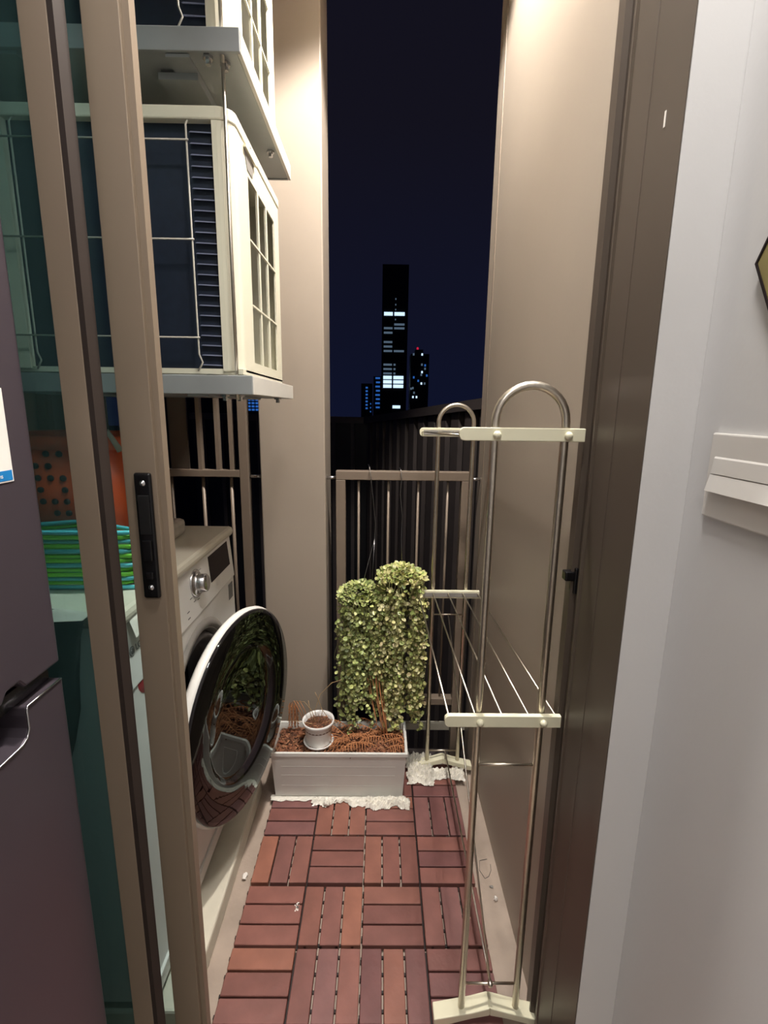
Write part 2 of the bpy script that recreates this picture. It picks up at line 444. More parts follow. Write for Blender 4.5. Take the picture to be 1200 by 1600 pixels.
b = building('apartment_tower', 'dark tower with a red beacon right of the tall lit tower', gx(638, 250), gx(666, 250), 250, 12, gz(556, 250))
part('crown', MB().box(gx(645, 250), gx(657, 250), 252, 258, gz(556, 250), gz(549, 250)), K['tower'], b)
part('beacon', MB().lathe([(0, 1.2), (.5, .9), (.5, 0)], 10, M=Matrix.Translation((gx(649, 250), 255, gz(548, 250)))), K['beacon'], b)
for x, y, m in ((655, 557, 'w1'), (655.5, 583, 'w1'), (654.5, 587, 'w2'), (655, 600, 'w1'), (660, 600, 'w2'), (642, 557, 'w2'), (642.5, 620.5, 'w1'), (648, 620.5, 'w1'), (642, 607, 'w2'), (655, 572, 'w2'), (660, 573, 'w3'), (663, 588, 'w3'), (643, 591, 'w3'), (637.8+1.5, 608, 'w2'), (660, 578, 'w2'), (650, 596, 'w3'), (644, 614, 'w2')):
    lit(b, gx(x-1.2, 250), gx(x+1.2, 250), 250, gz(y, 250)-.45, gz(y, 250)+.55, K[m])
b = building('office_building', 'low building with blue lit stripes left of the tall tower', gx(581, 220), gx(593, 220), 220, 10, gz(590, 220))
for i in range(8):
    lit(b, gx(584+.9*(i % 2), 220), gx(591, 220), 220, gz(594+i*6.3, 220), gz(591.5+i*6.3, 220), K['w3'])
b = building('office_building', 'lowest building with a column of small blue windows', gx(562, 200), gx(579, 200), 200, 10, gz(601, 200))
for i in range(7):
    lit(b, gx(569, 200), gx(572.2, 200), 200, gz(608.5+i*5.2, 200), gz(606+i*5.2, 200), K['w3'])
    if i % 2: lit(b, gx(576, 200), gx(577.5, 200), 200, gz(629.5+i*3, 200), gz(627.5+i*3, 200), K['w3'])
b = building('office_building', 'distant building with blue windows seen left of the column', gx(380, 150), gx(408, 150), 150, 10, gz(590, 150))
for i in range(9):
    for j in range(3):
        lit(b, gx(386+j*6, 150), gx(390+j*6, 150), 150, gz(604.5+i*5, 150), gz(601.5+i*5, 150), K['w3'])

b = building('apartment_block', 'unlit dark block filling the night behind the left railing', -42, gx(362, 90), 90, 10, 14)
lit(b, gx(268, 90), gx(269.5, 90), 90, gz(634, 90), gz(632, 90), K['w2'])
# neighbour's fence beyond the railing
fn = thing('privacy_fence', 'dark brown ribbed fence rising to the right beyond the railing', 'fence', (-.1, 4.2, -1.5))


def seg(A, B, za, zb, step, sw, sd, label=None):
    A = Vector(A); B = Vector(B); d = (B-A); L = d.length; d /= L; nrm = Vector((d.y, -d.x))
    if nrm.y > 0: nrm = -nrm

    def quad(mb, s0, s1, o0, o1, zb0, zt0, zt1):
        c = [A+d*s0+nrm*o0, A+d*s1+nrm*o0, A+d*s1+nrm*o1, A+d*s0+nrm*o1]
        mb.add([(c[0].x, c[0].y, zb0), (c[1].x, c[1].y, zb0), (c[2].x, c[2].y, zb0), (c[3].x, c[3].y, zb0),
                (c[0].x, c[0].y, zt0), (c[1].x, c[1].y, zt1), (c[2].x, c[2].y, zt1), (c[3].x, c[3].y, zt0)],
               [(0, 3, 2, 1), (4, 5, 6, 7), (0, 1, 5, 4), (1, 2, 6, 5), (2, 3, 7, 6), (3, 0, 4, 7)])
        return mb
    tz = lambda s: za+(zb-za)*s/L
    part('backing_board', quad(MB(), 0, L, -.02, 0, -1.5, za-.02, zb-.02), K['dark'], fn)
    part('top_rail', quad(MB(), 0, L, -.03, .05, za-.05, za, zb) if False else MB().add(*railv(A, B, nrm, za, zb)), K['fence'], fn)
    s = step*.5
    while s < L:
        part('slat', quad(MB(), s, min(s+sw, L), 0, sd, -1.5, tz(s)-.045, tz(min(s+sw, L))-.045), K['fence'], fn)
        s += step


def railv(A, B, n, za, zb):
    a0, a1, b0, b1 = A-n*.03, A+n*.05, B-n*.03, B+n*.05; h = .05
    V = [(a0.x, a0.y, za-h), (a1.x, a1.y, za-h), (b1.x, b1.y, zb-h), (b0.x, b0.y, zb-h), (a0.x, a0.y, za), (a1.x, a1.y, za), (b1.x, b1.y, zb), (b0.x, b0.y, zb)]
    return V, [(0, 3, 2, 1), (4, 5, 6, 7), (0, 1, 5, 4), (1, 2, 6, 5), (2, 3, 7, 6), (3, 0, 4, 7)]


seg((-.10, 4.2), (.60, 2.15), 1.155, 1.30, .15, .085, .03)
seg((-1.6, 4.3), (-.10, 4.2), 1.17, 1.155, .16, .03, .015)

# ---------------------------------------------------------------- balcony railings
YR = 1.645
r1 = thing('railing', 'brown grey metal railing with thin balusters between column and right wall', 'railing', (.08, YR, 0))
RW = .034
part('top_rail', MB().box(-.146, .308, YR, YR+.035, .994, 1.024), K['rail'], r1, bev=.002)
part('bottom_rail', MB().box(-.114, .276, YR, YR+.035, .160, .186), K['rail'], r1, bev=.002)
for x in (-.146, .276): part('post', MB().box(x, x+RW-.002, YR, YR+.035, FZ-.12, .994), K['rail'], r1, bev=.002)
for x in (-.07, .031, .132, .232): part('baluster', MB().tube([(x, YR+.018, .186), (x, YR+.018, .994)], .0042, 8), K['rail'], r1)
for a, c in ((-.178, -.146), (.308, DX+.005)): part('mounting_stub', MB().tube([(a, YR+.018, .999), (c, YR+.018, .999)], .006, 10), K['chrome'], r1)
r2 = thing('railing', 'brown grey railing with tall upper fins behind the washing machine', 'railing', (-.75, YR, 0))
part('top_rail', MB().box(-1.08, -.466, YR, YR+.035, .998, 1.022), K['rail'], r2, bev=.002)
part('bottom_rail', MB().box(-1.08, -.466, YR, YR+.035, .160, .186), K['rail'], r2, bev=.002)
for x in (-1.11, -.466): part('post', MB().box(x, x+.03, YR, YR+.035, FZ-.12, 2.64), K['rail'], r2, bev=.002)
for x in (-.594, -.499, -.70, -.80, -.90, -1.0): part('baluster', MB().tube([(x, YR+.018, .186), (x, YR+.018, .998)], .006, 8), K['rail'], r2)
for x in (-.596, -.537, -.492): part('fin', MB().box(x-.006, x+.006, YR+.004, YR+.03, 1.022, 2.63), K['rail'], r2)
for x in (-.668, -.80, -.93): part('fin', MB().box(x-.03, x+.03, YR+.02, YR+.03, 1.022, 2.63), K['alu_dark'], r2)
part('mounting_stub', MB().tube([(-.436, YR+.018, 1.0), (-.39, YR+.018, 1.0)], .006, 10), K['chrome'], r2)

# ---------------------------------------------------------------- air conditioner shelves and condensers


def ac_shelf(label, z0, h, y1, ztop, xr):
    x0 = -.76
    s = thing('equipment_shelf', label, 'shelf', (-.5, .97, z0), 'steel shelves carrying the condensers')
    part('front_beam', MB().box(x0, xr, .97, .976, z0, z0+h), K['shelf'], s, bev=.001)
    part('side_beam', MB().box(xr-.006, xr+.001, .9765, y1, z0, z0+h), K['shelf_w'], s, bev=.001)
    part('side_beam', MB().box(x0, x0+.006, .9765, y1, z0, z0+h), K['shelf'], s)
    part('rear_beam', MB().box(x0+.007, xr-.007, y1-.006, y1, z0, z0+h), K['shelf'], s)
    part('tray', MB().box(x0+.007, xr-.007, .977, y1-.007, z0+.002, z0+.006), K['shelf'], s)
    for x in (x0+.10, -.37): part('cross_member', MB().box(x, x+.04, .98, y1-.01, z0-.004, z0+.001), K['shelf'], s)
    for x, y in ((-.275, 1.0), (-.262, 1.30), (-.30, .985)):
        part('bolt', MB().lathe([(0, -.012), (.005, -.012), (.005, -.004), (.009, -.004), (.009, .001)], 6, smooth=False, M=Matrix.Translation((x, y, z0))), K['chrome'], s)
    for x, y in ((-.275, .984), (x0+.03, .984)):
        part('threaded_rod', MB().tube([(x, y, z0-.01), (x, y, ztop)], .0032, 8), K['steel'], s)
    return s


sh1 = ac_shelf('lower grey steel shelf just above the washing machine', 1.252, .035, 1.415, 1.80, -.243)
sh2 = ac_shelf('upper grey steel shelf near the top of the photo', 1.81, .035, 1.45, 2.64, -.242)
part('rib_plate', MB().box(-.40, -.33, 1.02, 1.30, 1.795, 1.806), K['shelf'], sh2)


def condenser(label, z0):
    X0, X1, Y0, Y1, H = -.70, -.268, 1.0, 1.40, .455
    a = thing('condenser_unit', label, 'air conditioner', (-.5, 1.2, z0), 'ivory condenser units on the steel shelves')
    z = z0
    # lid with rounded right corner

    def rc(x1, x0, y0, y1, r=.03):
        P = [(x0, y0)]
        P += [(x1-r+r*math.sin(t*math.pi/12), y0+r-r*math.cos(t*math.pi/12)) for t in range(7)]
        P += [(x1, y1), (x0, y1)]
        return P
    part('lid', MB().prism(rc(X1+.002, X0, Y0-.002, Y1+.002), 'z', z+H-.022, z+H), K['ac'], a, bev=.003)
    # corner panel: rounded post between coil and side panel
    P = [(-.305, Y0), ] + [(X1-.028+.028*math.sin(t*math.pi/12), Y0+.028-.028*math.cos(t*math.pi/12)) for t in range(7)] + [(X1, Y0+.06), (X1-.01, Y0+.06), (X1-.01, Y0+.03), (-.28, Y0+.012), (-.305, Y0+.012)]
    part('corner_post', MB().prism(P, 'z', z+.006, z+H-.022), K['ac'], a)
    part('corner_post', MB().box(X0, X0+.025, Y0, Y0+.03, z+.006, z+H-.022), K['ac'], a)
    part('base_pan', MB().box(X0, X1, Y0+.004, Y1, z, z+.01), K['ac'], a)
    # side panel with 3 x 3 openings
    sp_ = MB(); xs0, xs1 = X1-.004, X1
    ya, yb, za, zb = Y0+.06, Y1, z+.006, z+H-.022
    oy = [Y0+.095, Y0+.165, Y0+.235, Y0+.305]; oy = [Y0+.10, Y0+.18, Y0+.26, Y0+.345]
    oz = [z+.03, z+.145, z+.27, z+.385]
    sp_.box(xs0, xs1, ya, oy[0], za, zb); sp_.box(xs0, xs1, oy[3], yb, za, zb)
    sp_.box(xs0, xs1, oy[0], oy[3], za, oz[0]); sp_.box(xs0, xs1, oy[0], oy[3], oz[3], zb)
    pn = part('side_panel', sp_, K['ac'], a)
    for yv in oy[1:3]: part('grille_bar', MB().box(xs1-.004, xs1, yv-.006, yv+.006, oz[0], oz[3]), K['ac'], pn)
    for zv in oz[1:3]: part('grille_bar', MB().box(xs1-.003, xs1+.001, oy[0], oy[3], zv-.002, zv+.002), K['ac'], pn)
    part('handle_recess', MB().prism([(Y0+.075, z+.425), (Y0+.15, z+.425), (Y0+.135, z+.395), (Y0+.095, z+.395)], 'x', X1-.0005, X1+.0012), K['bezel'], pn)  # flat plate, the recess's shadow is put into its grey colour
    part('handle_lip', MB().box(X1+.001, X1+.006, Y0+.07, Y0+.155, z+.424, z+.429), K['ac'], pn)
    part('inner_coil', MB().box(X1-.09, X1-.07, Y0+.03, Y1-.013, z+.012, z+H-.024), K['dark'], a)  # coil coloured near black, shade inside the openings put into its colour
    part('coil', MB().box(X0+.025, -.30, Y0+.014, Y0+.034, z+.01, z+H-.022), K['coil'], a)
    part('rear_panel', MB().box(X0, X1-.011, Y1-.012, Y1-.001, z+.01, z+H-.022), K['ac'], a)
    part('end_panel', MB().box(X0, X0+.01, Y0+.031, Y1-.013, z+.01, z+H-.022), K['ac'], a)
    fm = mesh('coil_fin', MB().add([(-.021, 0, -.0015), (.021, 0, -.003), (.021, 0, -.0012), (-.018, 0, .0005), (-.021, .006, .001), (.021, .006, 0)], [(0, 1, 2, 3), (3, 2, 5, 4)]), K['fin'])
    for i in range(23): share('coil_fin', fm, a, (-.327, Y0+.008, z+.018+i*.0182))
    g = MB(); gy = Y0-.012
    part('guard_wire', MB().tube([(-.346, Y0-.002, z+H-.025), (-.346, gy, z+H-.035), (-.346, gy, z+.035), (-.340, gy, z+.02), (-.349, gy, z+.004)], .0018, 6), K['wire'], a)
    part('guard_wire', MB().tube([(-.652, Y0-.002, z+H-.025), (-.652, gy, z+H-.035), (-.652, gy, z+.035), (-.646, gy, z+.02), (-.655, gy, z+.004)], .0018, 6), K['wire'], a)
    for zz in (.065, .235, .395): part('guard_wire', MB().tube([(-.69, gy-.002, z+zz), (-.342, gy-.002, z+zz)], .0016, 6), K['wire'], a)
    part('screw', MB().lathe([(0, .002), (.003, 0)], 8, M=Matrix.Translation((-.43, Y0-.002, z+H-.011)) @ Matrix.Rotation(math.pi/2, 4, 'X')), K['bezel'], a)
    part('screw', MB().lathe([(0, .002), (.003, 0)], 8, M=Matrix.Translation((X1+.002, Y0+.12, z+H-.011)) @ Matrix.Rotation(math.pi/2, 4, 'Y')), K['bezel'], a)
    for xx in (X0+.04, X1-.08): part('foot', MB().box(xx, xx+.04, Y0+.03, Y1-.03, z-.03, z), K['black'], a)
    return a


condenser('lower ivory air conditioner condenser with three by three side grille', 1.291)
condenser('upper ivory air conditioner condenser, its foot just in frame', 1.849)

# ---------------------------------------------------------------- washing machine
WX, WY0, WY1, WZ0, WZ1 = -.43, .775, 1.405, .06, .890
wm = thing('washing_machine', 'white front loading washing machine with its round door ajar', 'washing machine', (-.72, 1.09, .035))
OY, OZ, OR = 1.115, .505, .185
body = MB()
body.box(-1.03, -1.02, WY0, WY1, WZ0, .863).box(-1.02, WX-.012, WY0, WY0+.01, WZ0, .863).box(-1.02, WX-.012, WY1-.01, WY1, WZ0, .863).box(-1.02, WX-.012, WY0+.01, WY1-.01, WZ0, WZ0+.01)
part('cabinet', body, K['washer'], wm)
# front panel with round opening
N = 64; fp = MB(); V = []
for x in (WX, WX-.012):
    for k in range(N):
        w = 2*math.pi*k/N; V.append((x, OY+OR*math.cos(w), OZ+OR*math.sin(w)))
    for k in range(N):
        w = 2*math.pi*k/N; c, s_ = math.cos(w), math.sin(w)
        hy = (WY1-OY) if c > 0 else (OY-WY0); hz = (.74-OZ) if s_ > 0 else (OZ-.115)
        t = min(hy/abs(c) if abs(c) > 1e-6 else 1e9, hz/abs(s_) if abs(s_) > 1e-6 else 1e9)
        V.append((x, OY+c*t, OZ+s_*t))
# snap nearest ring samples to the four corners
for (yy, zz) in ((WY0, .115), (WY0, .74), (WY1, .115), (WY1, .74)):
    for base in (N, 3*N):
        j = min(range(N), key=lambda k: (V[base+k][1]-yy)**2+(V[base+k][2]-zz)**2); V[base+j] = (V[base+j][0], yy, zz)
Fq = [(k, (k+1) % N, N+(k+1) % N, N+k) for k in range(N)]+[(2*N+k, 2*N+(k+1) % N, 3*N+(k+1) % N, 3*N+k) for k in range(N)]
Fq += [(k, (k+1) % N, 2*N+(k+1) % N, 2*N+k) for k in range(N)]
fp.add(V, Fq)
fpo = part('front_panel', fp, K['washer'], wm)
part('kick_panel', MB().box(WX-.02, WX-.001, WY0, WY1, WZ0, .105), K['washer'], wm, bev=.004)
part('kick_lip', MB().box(WX-.02, WX+.006, WY0, WY1, .106, .1145), K['washer'], wm, bev=.002)
part('front_foot', MB().box(WX-.08, WX-.03, WY0+.03, WY0+.08, .035, WZ0), K['black'], wm)
part('front_foot', MB().box(WX-.08, WX-.03, WY1-.08, WY1-.03, .035, WZ0), K['black'], wm)
RX = Matrix.Rotation(math.pi/2, 4, 'Y')
bz = Matrix.Translation((WX, OY, OZ)) @ RX
part('door_bezel', MB().lathe([(.212, .0005), (.206, .006), (.192, .007), (.176, -.012), (.172, -.03)], 64, M=bz), K['bezel'], wm)
part('gasket', MB().lathe([(.174, -.012), (.168, -.002), (.160, -.006), (.150, -.03), (.146, -.05), (.138, -.045), (.135, -.09)], 64, M=bz), K['gasket'], wm)
dr = part('drum', MB().lathe([(.137, -.08), (.22, -.09), (.22, -.45), (0, -.46)], 48, M=bz), K['steel_drum'], wm)
part('hinge', MB().box(WX, WX+.022, .868, .90, OZ-.09, OZ+.09), K['bezel'], wm, bev=.004)
# control panel, slightly raked back
cpz0, cpz1, rk = .74, .8635, .012
cpm = MB().prism([(WX-.02, cpz0), (WX+.004, cpz0), (WX-.006, cpz1), (WX-.03, cpz1)], 'y', WY0, WY1)
cp = part('control_panel', cpm, K['washer'], wm, bev=.003)


def cpx(z): return WX+.004-.010*(z-cpz0)/(cpz1-cpz0)


tilt = math.atan(.010/.105)
TM = lambda y, z, off=0: Matrix.Translation((cpx(z)+off, y, z)) @ Matrix.Rotation(-tilt, 4, 'Y') @ Matrix(((0, 0, 1, 0), (1, 0, 0, 0), (0, 1, 0, 0), (0, 0, 0, 1)))
# local x -> +Y, y -> +Z, z -> +X
kn = part('knob', MB().lathe([(.034, 0), (.034, .003), (.030, .005), (.024, .004), (.0225, .012), (.021, .026), (.019, .028), (0, .027)], 40, M=TM(1.118, .818)), K['chrome'], cp, label='round chrome program knob')


def plate(y0, y1, z0, z1, h=.0012):
    return MB().box(-(y1-y0)/2, (y1-y0)/2, -(z1-z0)/2, (z1-z0)/2, 0, h).xf(TM((y0+y1)/2, (z0+z1)/2))


part('display', plate(1.215, 1.372, .785, .853), K['display'], cp, label='dark display window')
part('drawer_seam', plate(.785, .786, .745, .842).add(plate(.985, .986, .745, .842).v, plate(.985, .986, .745, .842).f), K['print'], cp)
part('energy_sticker', MB().box(WX+.0004, WX+.0012, 1.352, 1.388, .682, .728), K['print'], fpo, label='small grey printed sticker')
for i in range(7):
    w = math.radians(35-i*30)
    part('program_mark', plate(-.005, .005, -.0008, .0008).xf(Matrix.Identity(4)) if False else MB().box(-.006, .006, -.0008, .0008, 0, .0008).xf(TM(1.118+.046*math.cos(w), .818+.040*math.sin(w))), K['print'], cp)
for z_ in (.757, .772): part('program_mark', MB().box(-.006, .006, -.0009, .0009, 0, .0008).xf(TM(1.055, z_)), K['print'], cp)
lg = part('logo_disc', MB().lathe([(.0, .0010), (.0088, .0010), (.0092, 0)], 28, M=TM(.806, .806)), K['print'], cp, label='round grey maker emblem')
part('logo_arc', MB().lathe([(.0062, .0014), (.0070, .0014)], 24, M=TM(.806, .806)), K['washer'], lg)
part('logo_dot', MB().lathe([(0, .0014), (.0014, .0014)], 10, M=TM(.803, .809)), K['washer'], lg)
text('logo_lettering', 'LG', .017, K['print'], TM(.829, .8065, .0006), cp, label='grey letters LG')
part('round_sticker', MB().lathe([(0, .0012), (.034, .0012), (.035, 0)], 36, M=Matrix.Translation((WX, .846, .742)) @ RX), K['red'], fpo, label='red round sticker')
# lid
part('lid', MB().box(-1.035, WX+.006, WY0-.004, WY1+.004, .864, WZ1), K['washer_top'], wm, bev=.010, label='pale grey top lid')
# the ajar door: hinged at its near side
HY, PH = .895, math.radians(13)
DM = Matrix.Translation((WX+.006, HY, .466)) @ Matrix.Rotation(-PH, 4, 'Z') @ Matrix.Translation((0, .263, 0)) @ RX
dr = part('door', MB().lathe([(.170, -.004), (.225, -.006), (.250, -.002), (.261, .008), (.264, .018), (.259, .026), (.245, .028), (.170, .020)], 72, M=DM, close=True), K['washer'], wm, label='round washing machine door standing ajar')
part('door_glass', MB().lathe([(0, .018), (.10, .0185), (.150, .020), (.160, .024), (.170, .0322), (.176, .0335), (.254, .0335), (.2585, .031), (.2585, .027)], 72, M=DM), K['door_glass'], dr, label='smoked glossy door glass')
part('glass_bowl', MB().lathe([(.168, .010), (.160, -.002), (.150, -.006), (0, -.008)], 56, M=DM), K['display'], dr, label='dark glass bowl')
part('inner_ring', MB().lathe([(.170, .0285), (.248, .0295), (.248, .029), (.170, .028)], 56, M=DM), K['dark'], dr)

# rubbish: white film flap at the lid corner
single('plastic_wrap', MB().add([(-.46, .79, .8735), (-.43, .80, .8740), (-.424, .86, .862), (-.47, .87, .8738), (-.418, .80, .835), (-.417, .84, .838), (-.424, .812, .862)], [(0, 1, 6, 2, 3), (1, 4, 6), (6, 4, 5, 2)]), K['plastic'], (-.45, .83, .874), 'torn piece of clear white film on the washing machine lid corner', 'plastic wrap', fix=False)

# ---------------------------------------------------------------- things on the washing machine
# coat hangers bundle: each hanger a thing
hg = [('haqua', 'aqua'), ('hgreen', 'green')]
zt = WZ1
ORD = ['lowest of the stack', 'second from the bottom', 'third from the bottom', 'fourth from the bottom', 'fifth from the bottom', 'sixth from the bottom', 'middle of the stack',
       'sixth from the top', 'fifth from the top', 'fourth from the top', 'third from the top', 'second from the top', 'topmost of the stack']
for i in range(13):
    key, cn = hg[(0, 1, 0, 1, 1, 0, 1, 1, 0, 1, 0, 1, 0)[i]]
    z = zt+.0045+i*.0088; y0 = .885+R.uniform(-.004, .004); dx = .05+R.uniform(-.012, .012)
    m = MB()
    arm = [(-.80+dx, y0+.02, z), (-.78+dx, y0, z), (-.65+dx, y0-.004, z), (-.52+dx, y0+.002, z), (-.505+dx, y0+.012, z), (-.52+dx, y0+.026, z), (-.655+dx, y0+.09, z), (-.79+dx, y0+.026, z), (-.80+dx, y0+.02, z)]
    m.tube(arm, .0043, 8, cap=False)
    t = thing('coat_hanger', f'{cn} plastic coated coat hanger on the washing machine, {ORD[i]}', 'coat hanger', (-.605, .93, z), 'coat hangers stacked on the washing machine')
    part('arm', m, K[key], t)
    part('hook', MB().tube([(-.655+dx, y0+.09, z), (-.655+dx, y0+.10, z), (-.64+dx, y0+.112, z), (-.65+dx, y0+.125, z), (-.668+dx, y0+.12, z)], .0018, 6), K['chrome'], t)
# folded grey cloth and orange basket behind
single('folded_cloth', MB().box(-.84, -.52, 1.03, 1.31, WZ1+.001, WZ1+.045), K['cloth'], (-.68, 1.17, WZ1), 'folded grey cloth under the orange basket on the washing machine', 'cloth', bev=.012)
bk = thing('laundry_basket', 'orange plastic laundry basket with round holes on the washing machine', 'basket', (-.70, 1.17, WZ1+.045))
bz0, bz1 = WZ1+.046, 1.165


def sqr(hx, hy, r, z, cxx=-.70, cyy=1.17, n=6):
    P = []
    for (sx, sy, a0) in ((1, -1, -90), (1, 1, 0), (-1, 1, 90), (-1, -1, 180)):
        for k in range(n+1):
            a = math.radians(a0+90*k/n); P.append((cxx+sx*(hx-r)+r*math.cos(a), cyy+sy*(hy-r)+r*math.sin(a), z))
    return P


def loft(rings, close=False):
    m = MB(); n = len(rings[0]); V = [p for r in rings for p in r]; Fc = []
    for i in range(len(rings)-1):
        for k in range(n): Fc.append((i*n+k, i*n+(k+1) % n, (i+1)*n+(k+1) % n, (i+1)*n+k))
    return m.add(V, Fc, True)


m = loft([sqr(.125, .10, .04, bz0), sqr(.152, .122, .05, bz1-.03), sqr(.149, .119, .05, bz1-.03), sqr(.122, .097, .04, bz0+.003)])
n_ = 28; m.f.append(tuple(range(n_))); m.sm.append(False)
part('bowl', m, K['orange'], bk)
part('rim', loft([sqr(.152, .122, .05, bz1-.03), sqr(.162, .132, .05, bz1-.022), sqr(.163, .133, .05, bz1-.004), sqr(.158, .128, .05, bz1), sqr(.150, .12, .05, bz1-.002), sqr(.149, .119, .05, bz1-.03)]), K['orange'], bk)
hm = mesh('hole', MB().lathe([(0, .0028), (.0066, .0028), (.0066, -.001)], 12, M=Matrix.Rotation(math.pi/2, 4, 'X')), K['dark'])
for i in range(9):
    for j in range(7):
        if (i*3+j) % 5 == 0: continue
        zz = bz0+.035+j*.026; fr = (zz-bz0)/(bz1-.03-bz0); yy = 1.17-(.10+.022*fr)-.0005
        share('hole', hm, bk, (-.70+(i-4)*.024*(1+.15*fr), yy, zz))
part('handle', MB().tube([(-.585, 1.05, bz1-.05), (-.575, 1.025, bz1-.02), (-.56, 1.035, bz1+.01), (-.545, 1.05, bz1-.03)], .007, 8), K['cloth'], bk, label='pale strap handle')
# dark bag hanging down over the near side
bag = MB(); rings = []
for z, hw, hd, cxx in ((.895, .004, .004, -.62), (.892, .035, .02, -.62), (.875, .052, .030, -.615), (.86, .055, .03, -.61)):
    pass
prof = [(.905, .030, .012, .010), (.893, .060, .024, .010), (.872, .072, .026, .012)]
tri = [(.890, -.690, -.480), (.85, -.69, -.492), (.78, -.69, -.502), (.72, -.68, -.507), (.66, -.67, -.520), (.60, -.65, -.54), (.54, -.63, -.57)]
rings = [[(xx+(R.uniform(-.001, .001)), yy, z) for xx, yy in ((x0, .748), ((x0+x1)/2, .735), (x1, .748), (x1, .766), ((x0+x1)/2, .769), (x0, .766))] for z, x0, x1 in tri]
bag = loft(rings[::-1]); bag.f += [tuple(range(6))]; bag.sm += [False]
t = thing('cloth_bag', 'charcoal cloth bag draped over the washing machine edge behind the glass', 'bag', (-.62, .77, .87))
part('body', bag, K['bag'], t)
part('fold', loft([[(x, y, z) for x, y, z in ((-.690, .748, .889), (-.58, .735, .889), (-.475, .748, .889), (-.475, .775, .8915), (-.58, .785, .8915), (-.69, .775, .8915))], [(-.675, .752, .896), (-.58, .742, .904), (-.49, .752, .898), (-.49, .77, .896), (-.58, .778, .903), (-.675, .77, .894)], [(-.62, .76, .900), (-.58, .757, .908), (-.53, .76, .902), (-.53, .768, .900), (-.58, .77, .907), (-.62, .768, .899)]]), K['cloth'], t, label='lighter grey folded top')

# ---------------------------------------------------------------- fridge
fr = thing('fridge', 'tall dark violet grey fridge beside the sliding door', 'fridge', (-.7, .2, FZ+.01))
FX, FY0, FY1 = -.385, -.15, .555
part('cabinet', MB().box(-1.0, FX-.06, FY0+.005, FY1-.005, .02, 1.78), K['fridge'], fr, bev=.004)
up_ = part('door', MB().prism([(FY0, .925), (.462, .925), (.470, .935), (.488, .935), (.496, .925), (FY1, .925), (FY1, 1.775), (FY0, 1.775)], 'x', FX-.055, FX), K['fridge'], fr, bev=.003, label='upper door')
lo = part('door', MB().prism([(FY0, .05), (FY1, .05), (FY1, .903), (.493, .903), (.4915, .893), (.4915, .878), (.487, .869), (.478, .865), (FY0, .865)], 'x', FX-.055, FX), K['fridge'], fr, bev=.002, label='lower door')
part('chrome_trim', MB().tube([(FX+.0005, FY1-.003, .9035), (FX+.0005, .493, .9035), (FX+.0005, .4915, .899), (FX+.0005, .4915, .878), (FX+.0005, .487, .869), (FX+.0005, .478, .8655), (FX+.0005, FY0, .8655)], .0013, 8), K['chrome'], lo, label='bright trim along the handle recess')
part('handle_recess', MB().box(FX-.056, FX-.05, FY0+.01, FY1-.005, .85, .94), K['black'], fr)
part('gap_seal', MB().box(FX-.05, FX-.012, FY0+.01, FY1-.006, .9045, .9235), K['black'], fr)
for x in (-.95, FX-.1):
    for y in (FY0+.05, FY1-.05): part('foot', MB().lathe([(.018, 0), (.018, .03)], 12, M=Matrix.Translation((x, y, FZ+.01))), K['black'], fr)
stk = thing('paper_label', 'white paper label with a blue band stuck on the fridge door', 'label', (FX, .5, 1.2))
part('sheet', MB().box(FX+.0002, FX+.0009, .40, .520, 1.150, 1.245), K['paper'], stk)
bb = part('band', MB().box(FX+.0009, FX+.0012, .40, .5185, 1.1515, 1.162), K['blue'], stk, label='blue band with small white lettering')
text('lettering', 'Clans', .0065, K['paper'], Matrix.Translation((FX+.0013, .498, 1.1567)) @ Matrix(((0, 0, 1, 0), (1, 0, 0, 0), (0, 1, 0, 0), (0, 0, 0, 1))), bb, .0001)

# ---------------------------------------------------------------- drying rack
rk_ = thing('drying_rack', 'folding stainless steel clothes drying rack with cream plastic bars', 'drying rack', (.235, 1.16, 0))


def arch(y, x0, x1, ztop, zb, r):
    c = (x0+x1)/2; h = (x1-x0)/2; zc = ztop-h
    P = [(x0, y, zb), (x0, y, .6), (x0, y, zc)]+[(c-h*math.cos(math.pi*k/16), y, zc+h*math.sin(math.pi*k/16)) for k in range(1, 16)]+[(x1, y, zc), (x1, y, .6), (x1, y, zb)]
    return MB().tube(P, r, 14)


for y, x0, x1, zt_, zr in ((.79, .181, .292, 1.268, .0068), (1.52, .177, .283, 1.243, .0068)):
    near = y < 1
    e = part('end_frame', arch(y, x0, x1, zt_, .02, zr), K['steel'], rk_, label=('near' if near else 'far')+' arched end frame')
    for z in ((.597, .088) if near else (.572, .067)):
        part('cross_rod', MB().tube([(x0, y, z), (x1, y, z)], .0027, 8), K['steel'], e)
    # foot: chevron of cream plastic
    c = (x0+x1)/2; yf = y-.012
    fx = .113
    poly = [(c-fx, .0), (c-fx, .016), (c-.035, .034), (c, .046), (c+.035, .034), (c+fx, .016), (c+fx, .0), (c+fx-.022, .0), (c+.035, .018), (c, .026), (c-.035, .018), (c-fx+.022, .0)]
    poly = [(a, b) for a, b in poly]
    if c+fx > .334: poly = [(min(a, .333), b) for a, b in poly]
    half1 = [poly[i] for i in (0, 1, 2, 3, 9, 10, 11)]; half2 = [poly[i] for i in (3, 4, 5, 6, 7, 8, 9)]
    part('foot', MB().prism(half1, 'y', yf-.004, yf+.028).prism(half2, 'y', yf-.004, yf+.028), K['cream'], e, bev=.002, label='cream chevron foot')


